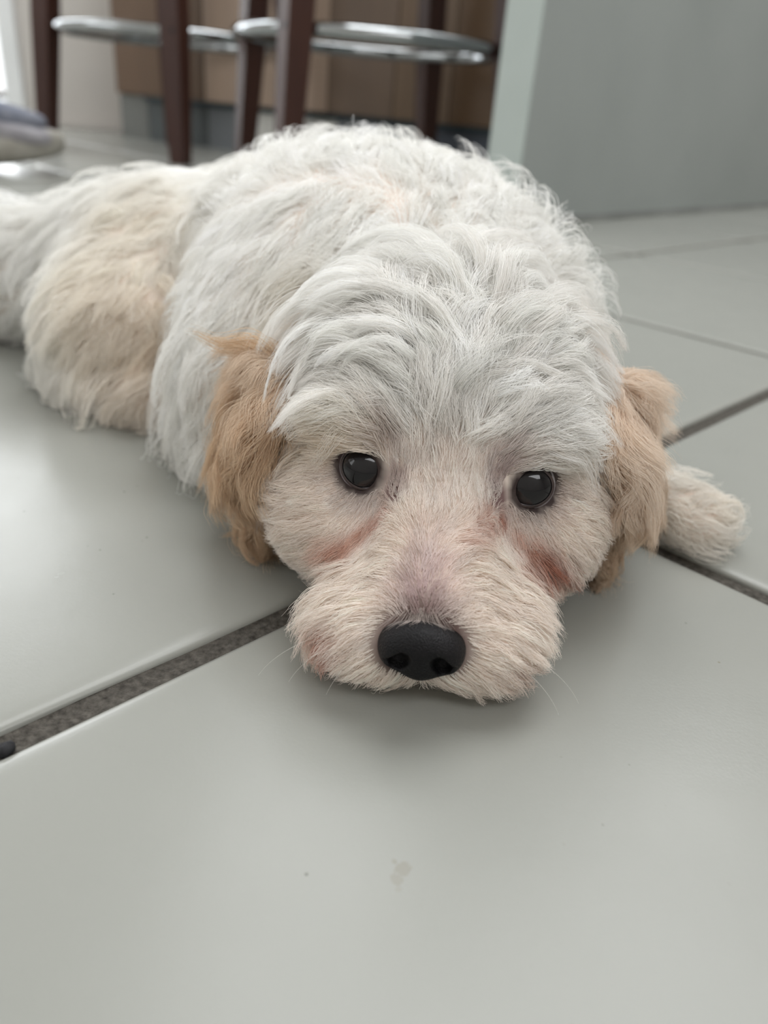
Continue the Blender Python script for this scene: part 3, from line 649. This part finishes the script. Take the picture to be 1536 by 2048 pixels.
def grow(root, nrm, g, fn, m=9, sig=.012, seed=1, len_j=.25, dir_j=.18, clump_n=28, grav=.35, tgrow=.55, fine=.55, stray=.0, ckeep=1., color=None, paint=(), width=.00007, wamp=1., noise_dir=None):
    r_ = np.random.default_rng(seed); n = len(root)
    gp = g[:, :3]; W = np.empty((n, len(g)), np.float32)
    for i in range(0, n, 20000):
        d2 = ((root[i:i+20000, None]-gp[None])**2).sum(-1); d2 = d2-d2.min(1, keepdims=True); W[i:i+20000] = np.exp(-d2/(2*sig**2))
    W /= W.sum(1, keepdims=True); A = W @ g[:, 3:]
    T = A[:, :3]; T = T-(T*nrm).sum(1, keepdims=True)*nrm; T /= np.maximum(np.linalg.norm(T, axis=1, keepdims=True), 1e-6)
    L0, lift, curl, wave, cl = A[:, 3], A[:, 4], A[:, 5], A[:, 6], A[:, 7]
    B = np.cross(nrm, T)
    # clump centres carry a shared direction jitter, wave phase and length
    nc = max(8, n//clump_n); ci = r_.choice(n, nc, replace=False); near = kd_nearest(root[ci], root); own = ci[near]
    nf = max(8, n//9); cf = r_.choice(n, nf, replace=False); nearf = kd_nearest(root[cf], root); ownf = cf[nearf]
    cj = r_.normal(0, 1, (n, 2)); ph = r_.random(n)*6.283; fr = r_.uniform(.7, 1.5, n); sg = r_.choice([-1., 1.], n); clen = r_.uniform(.75, 1.2, n); cv = r_.normal(0, 1, n); cspread = r_.uniform(.5, 1.1, n)
    jit = r_.normal(0, 1, (n, 2))
    a = dir_j*1.3*cj[own]+dir_j*.45*jit; T = T+B*a[:, :1]; T /= np.linalg.norm(T, axis=1, keepdims=True); lift = np.clip(lift*(1+.35*cj[own][:, 1]+.2*jit[:, 1]), .05, 1.6)
    B = np.cross(nrm, T)
    ln = L0*clen[own]*r_.uniform(1-len_j, 1+len_j*.4, n)
    P = np.empty((n, m, 3)); p = root-nrm*.0006; P[:, 0] = p
    down = np.array([0, 0, -1.])
    for k in range(1, m):
        t = k/(m-1)
        d = nrm*(lift*(1-t)**1.3-curl*.55*t*t)[:, None]*1.5 + T*(.45+tgrow*min(1, t*1.6)) + down*(grav*t) + B*(curl*.25*sg[own]*t*t)[:, None]
        d /= np.linalg.norm(d, axis=1, keepdims=True); p = p+d*(ln/(m-1))[:, None]; P[:, k] = p
    t = np.linspace(0, 1, m)[None, :, None]
    # waves shared in a clump
    w = (wave*wamp*(.6+.5*cspread[own]))[:, None, None]; phs = ph[own][:, None, None]; ff = fr[own][:, None, None]
    P += w*t**1.0*(np.sin(6.283*ff*t+phs)-np.sin(phs)*(1-t))*B[:, None] + w*.6*t*np.cos(6.283*ff*t+phs)*nrm[:, None]
    # pull into clumps, coarse then fine
    C = P[own]; c_ = np.clip(cl*cspread[own], 0, .93)[:, None, None]
    fall = t**1.1; st_ = np.where(r_.random(n) < stray, .15, 1.)[:, None, None]; c_ = c_*ckeep*st_; fn_ = fine*st_; P = P*(1-c_*fall)+(C)*(c_*fall)
    Cf = P[ownf]; P = P*(1-fn_*fall)+Cf*(fn_*fall)
    P += r_.normal(0, .00022, (n, m, 3))*t
    # keep hair outside the skin and above the floor
    for _ in range(2):
        q = P[:, 2:].reshape(-1, 3).astype(np.float32); d = fn(q); bad = d < .0006
        if bad.any():
            gq = sgrad(fn, q[bad]); q[bad] += gq*(.0006-d[bad])[:, None]; P[:, 2:] = q.reshape(n, m-2, 3)
    P[..., 2] = np.maximum(P[..., 2], .0006+r_.random((n, 1))*.0012)
    # colour
    c = np.broadcast_to(color(root) if callable(color) else color, (n, 3)).copy()
    for (bp_, rr, col, st) in paint:
        w_ = st*np.exp(-((root-bp_)**2).sum(1)/(2*(rr*.75)**2)); c = c*(1-w_[:, None])+col*w_[:, None]
    c *= (1+.05*r_.normal(0, 1, n)+.04*cv[own])[:, None]; c = np.clip(c, .01, .96)
    rad = width*(1-.75*np.linspace(0, 1, m)**1.5)[None]*r_.uniform(.7, 1.3, (n, 1))
    return P, c, rad
def link_hair(name, parts, parent, m, label=None, kind=None):
    P = np.concatenate([a[0] for a in parts]); c = np.concatenate([a[1] for a in parts]); rad = np.concatenate([a[2] for a in parts])
    n, k, _ = P.shape; hc = bpy.data.hair_curves.new(name); hc.add_curves([k]*n)
    org = world_origin(parent)
    hc.attributes['position'].data.foreach_set('vector', (P-org).astype(np.float32).ravel()) if 'position' in hc.attributes else None
    ra = hc.attributes.get('radius') or hc.attributes.new('radius', 'FLOAT', 'POINT'); ra.data.foreach_set('value', rad.astype(np.float32).ravel())
    ca = hc.attributes.new('fur_color', 'FLOAT_COLOR', 'CURVE'); ca.data.foreach_set('color', np.concatenate([c, np.ones((n, 1))], 1).astype(np.float32).ravel())
    hc.materials.append(m); o = bpy.data.objects.new(name, hc); o.parent = parent; COL.objects.link(o)
    if label: o['label'] = label
    if kind: o['kind'] = kind
    print(name, n); return o
VB = np.empty(len(dog.data.vertices)*3); dog.data.vertices.foreach_get('co', VB); VB = VB.reshape(-1, 3)+DB
FB = np.array([p.vertices[:] for p in dog.data.polygons])
hd = lambda p: sdf_head(p.astype(np.float32))-np.minimum(sdf_torso(p.astype(np.float32)), sdf_hind(p.astype(np.float32)))
def keep(p, r_eye=.0060):
    ok = np.ones(len(p), bool)
    for c, g in eyes: ok &= np.linalg.norm(p-c, axis=1) > EYE_R*1.02
    ok &= sdf_nose(p.astype(np.float32)) > .0004
    ok &= p[:, 2] > .0016
    return ok
def cull_eye(parts, rr=.0066, nose=True):
    P, c, rad = parts; ok = np.ones(len(P), bool)
    for ec, g in eyes:
        v = (ec-CAMP); D = np.linalg.norm(v); v /= D
        ax = -v; r0, u0 = frame_of(ax)
        q = P-ec; x = q @ r0; y = q @ u0; z = q @ ax
        inside = ((x/.0070)**2+((y+.0006)/np.where(y > 0, .0036, .0068))**2 < 1) & (z > -.002) & (z < .02)
        ok &= ~inside.any(1)
    if nose:
        q = (P-NC) @ NAX; ins = ((q[..., 0]/.0112)**2+((q[..., 1]+.0005)/.0080)**2 < .72) & (q[..., 2] < .006)
        ok &= ~ins.any(1) | (r_nose.random(len(P)) < .03)
    return P[ok], c[ok], rad[ok]
SHORT = np.array([1]*6+[1.0, .85, 1, .6, 1.]); TOPG = np.array([1]*6+[1.75, 1.3, .85, .8, 1.1])
r_nose = np.random.default_rng(5)
QF = 1.0
# head
nH = int(95000*QF)
rt = sample_roots(VB, FB, nH*2, lambda p: np.where(hd(p) < 0, 1., 0.)*np.where(p[:, 1] < .285, 1., .5)+1e-9)
rt = rt[(hd(rt) < .002) & keep(rt)][:nH]; nr = sgrad(sdf_body, rt.astype(np.float32)).astype(float)
def face_col(p):
    w = np.clip((p[:, 2]-.046)/.025, 0, 1)[:, None]; return FACE*(1-w)+np.array([.93, .915, .89])*w
hs = grow(rt, nr, hg*SHORT, sdf_body, 9, .0065, 11, color=face_col, paint=PAINT, width=.000085, grav=.10, dir_j=.15, clump_n=18, ckeep=.42, fine=.22, stray=.06)
# topknot: long arching locks over a shorter base coat
def top_w(p):
    ax_ = np.abs(p[:, 0]-HX)
    w = np.maximum(np.clip((p[:, 2]-.066)/.02, 0, 1), .3*np.clip((ax_-.034)/.006, 0, 1)*np.clip((p[:, 2]-.046)/.01, 0, 1))*np.where(p[:, 1] < .305, 1., 0.)
    return w
rk = sample_roots(VB, FB, int(46000*QF), lambda p: np.where(hd(p) < .002, 1., 0.)*top_w(p)+1e-9)
rk = rk[(top_w(rk) > .02)]; nk = sgrad(sdf_body, rk.astype(np.float32)).astype(float)
hgt = hg*TOPG; sidef = np.clip((np.abs(hgt[:, 0]-HX)-.030)/.012, 0, 1); hgt[:, 6] *= (1-.25*sidef)*np.clip(.6+(hgt[:, 2]-.068)/.022*.4, .6, 1)
ks = grow(rk, nk, hgt, sdf_body, 16, .010, 31, color=face_col, paint=PAINT, width=.000075, grav=.42, dir_j=.40, clump_n=60, tgrow=1.0, ckeep=1.0, fine=.35, stray=.05)
WG = np.array([1]*6+[1.15, 1.9, 2.4, .8, 1.3]); wsel = (rk[:, 2] > .078) & (rk[:, 1] < .285) & (np.abs(rk[:, 0]-HX) < .03) & (r_nose.random(len(rk)) < .30)
ws = grow(rk[wsel], nk[wsel], hgt*WG, sdf_body, 20, .012, 41, color=WHITE, width=.00007, grav=.75, dir_j=.55, clump_n=42, ckeep=1.2, fine=.3, tgrow=1.0, stray=.06)
link_hair('curl_fur', [cull_eye(ws)], dog, m_fur, 'thin bright curls arching over the crown')
link_hair('face_fur', [cull_eye(hs)], dog, m_fur, 'short cream white fur of the face')
link_hair('topknot_fur', [cull_eye(ks)], dog, m_fur, 'long curly white locks on the crown')
# body
nB = int(150000*QF)
rt = sample_roots(VB, FB, int(nB*1.4), lambda p: np.where(hd(p) >= -.004, 1., 0.)*np.where(p[:, 1] > .52, .6, 1.)+1e-9)
rt = rt[keep(rt)][:nB]; nr = sgrad(sdf_body, rt.astype(np.float32)).astype(float)
allg = np.concatenate([bgd, hg[hg[:, 1] > .25]])
bs = grow(rt, nr, allg, sdf_body, 8, .018, 12, color=WHITE, paint=BPAINT, width=.00013, grav=.3, dir_j=.24, clump_n=36, ckeep=.75, fine=.3, stray=.08)
rg = rt[r_nose.random(len(rt)) < .09]; ng = sgrad(sdf_body, rg.astype(np.float32)).astype(float)
GT = np.array([1]*6+[1.35, 1.5, 1.0, 1.1, 1.2])
gs = grow(rg, ng, allg*GT, sdf_body, 12, .018, 13, color=WHITE, paint=BPAINT, width=.00010, grav=.25, dir_j=.5, clump_n=30, ckeep=1.1, fine=.3, stray=.1)
link_hair('guard_fur', [gs], dog, m_fur, 'longer loose white wisps over the back')
link_hair('body_fur', [bs], dog, m_fur, 'long soft white fur of the back and legs')
# ears
for k, (o, fn, V, F) in enumerate(ear_objs):
    E = (earL, earR)[k]; s = -1 if k == 0 else 1
    n = int(30000*QF); rt = sample_roots(V, F, n); nr = sgrad(fn, rt.astype(np.float32)).astype(float)
    kp = ((nr @ E['out']) > -.25) | (r_nose.random(n) < .12); rt = rt[kp]; nr = nr[kp]
    g = []
    for (pt, d, ln, lf, cu, wv, cl) in ((E['top'], (s*.35, .1, -.9), 2.3, .22, .2, 1.6, .85), (E['mid'], (s*.28, -.1, -1), 2.7, .30, .25, 2.0, .85), (E['bot'], (s*.05, -.15, -1), 1.9, .3, .5, 2.2, .85), (E['mid']+np.array([0, .015, 0]), (s*.55, .2, -.85), 2.7, .38, .3, 2.2, .88)):
        d = np.array(d, float); d /= np.linalg.norm(d); g.append((*pt, *d, ln*.01, lf, cu, wv*.001, cl))
    fn2 = lambda p, fn=fn: np.minimum(fn(p), sdf_head(p))
    out = (TAN if k == 0 else (.66, .52, .39))
    def ecol(p, out=out, E=E):
        w = np.clip((p[:, 2]-(.060 if E is earL else .038))/.03, 0, .8)[:, None]; return np.array(out)*(1-w)+np.array([.86, .76, .66])*w
    es = grow(rt, nr, np.array(g), fn2, 12, .012, 20+k, color=ecol, width=.00007, grav=.22, dir_j=.36, clump_n=60, wamp=1.3, fine=.3, stray=.12, ckeep=.8)
    extra = []
    if k == 0:      # one stray lock pointing away from the ear
        nl = 130; a_, b_, c_ = at(560, 735, .262), at(468, 668, .264), at(388, 672, .270)
        t_ = np.linspace(0, 1, 12)[None, :, None]; ln_ = r_nose.uniform(.6, 1.05, (nl, 1, 1)); tt = t_*ln_
        ctrl = (1-tt)**2*a_+2*tt*(1-tt)*b_+tt**2*c_; off = r_nose.normal(0, .0030, (nl, 1, 3))*(1-.65*t_)+r_nose.normal(0, .00025, (nl, 12, 3))*t_
        PL = ctrl+off+np.array([0, 0, .0022])*np.sin(6.283*tt*1.1)
        extra = [(PL, np.array([.70, .54, .38])*r_nose.uniform(.85, 1.1, (nl, 1)), np.broadcast_to(.00008*(1-.75*np.linspace(0, 1, 12)**1.5)[None], (nl, 12)))]
    link_hair('ear_fur', [es]+extra, o, m_fur, 'wavy tan ear hair')
# short fringe falling over the top of the nose
nf_ = 150; PF = np.empty((nf_, 12, 3)); cf_ = np.empty((nf_, 3))
for i_ in range(nf_):
    b_ = hit(845+r_nose.normal(0, 26), 1222+r_nose.uniform(-8, 8)); sx_ = (b_[0]-hit(845, 1222)[0])/.004
    v = RC @ np.array([sx_*.8+r_nose.normal(0, .25), 1., -.45]); v /= np.linalg.norm(v); L_ = r_nose.uniform(.0035, .0085); p = b_.astype(float)
    for k in range(12):
        PF[i_, k] = p; p = p+v*L_/11; v = v+np.array([0, 0, -.05])+RC @ np.array([sx_*.03, 0, .045]); v /= np.linalg.norm(v)
    q_ = PF[i_].astype(np.float32); dd_ = sdf_nose(q_); m_ = dd_ < .0003
    if m_.any(): q_[m_] += sgrad(sdf_nose, q_[m_])*(.0003-dd_[m_])[:, None]; PF[i_] = q_
    cf_[i_] = np.array([.62, .54, .50])*r_nose.uniform(.7, 1.1)
link_hair('nose_fringe', [(PF, cf_, np.broadcast_to(.00006*(1-.7*np.linspace(0, 1, 12))[None], (nf_, 12)))], dog, m_fur)
# whiskers
W_ = []
for (px, py, dx, dy, ln) in ((600,1230,-1,-.35,2.2),(610,1240,-1,-.1,2.4),(600,1245,-1,.25,2.6),(640,1270,-1,.5,2.2),(660,1290,-1,.7,1.6),(1090,1260,1,.35,2.2),(1080,1280,1,.6,2.4),(1060,1310,1,.8,2.0),(1040,1330,.9,.9,1.8),(700,1320,-.8,.9,1.2)):
    h_ = hit(px, py)
    if h_ is None: continue
    n_ = sgrad(sdf_body, h_[None].astype(np.float32))[0]; v = RC @ np.array([dx, dy, -.1]); v /= np.linalg.norm(v); p = h_.astype(float); L_ = ln*.01; pts = []
    for k in range(12):
        t = k/11; pts.append(p.copy()); d = v+n_*.4*(1-t)+np.array([0, 0, -1.1])*t*t; d /= np.linalg.norm(d); p = p+d*L_/11; p[2] = max(p[2], .0008)
    W_.append(pts)
W_ = np.array(W_); link_hair('whiskers', [(W_, np.broadcast_to(np.array([.85, .82, .78]), (len(W_), 3)), np.broadcast_to(.00006*(1-.8*np.linspace(0, 1, 12))[None], W_.shape[:2]))], dog, m_fur, 'fine pale whiskers')
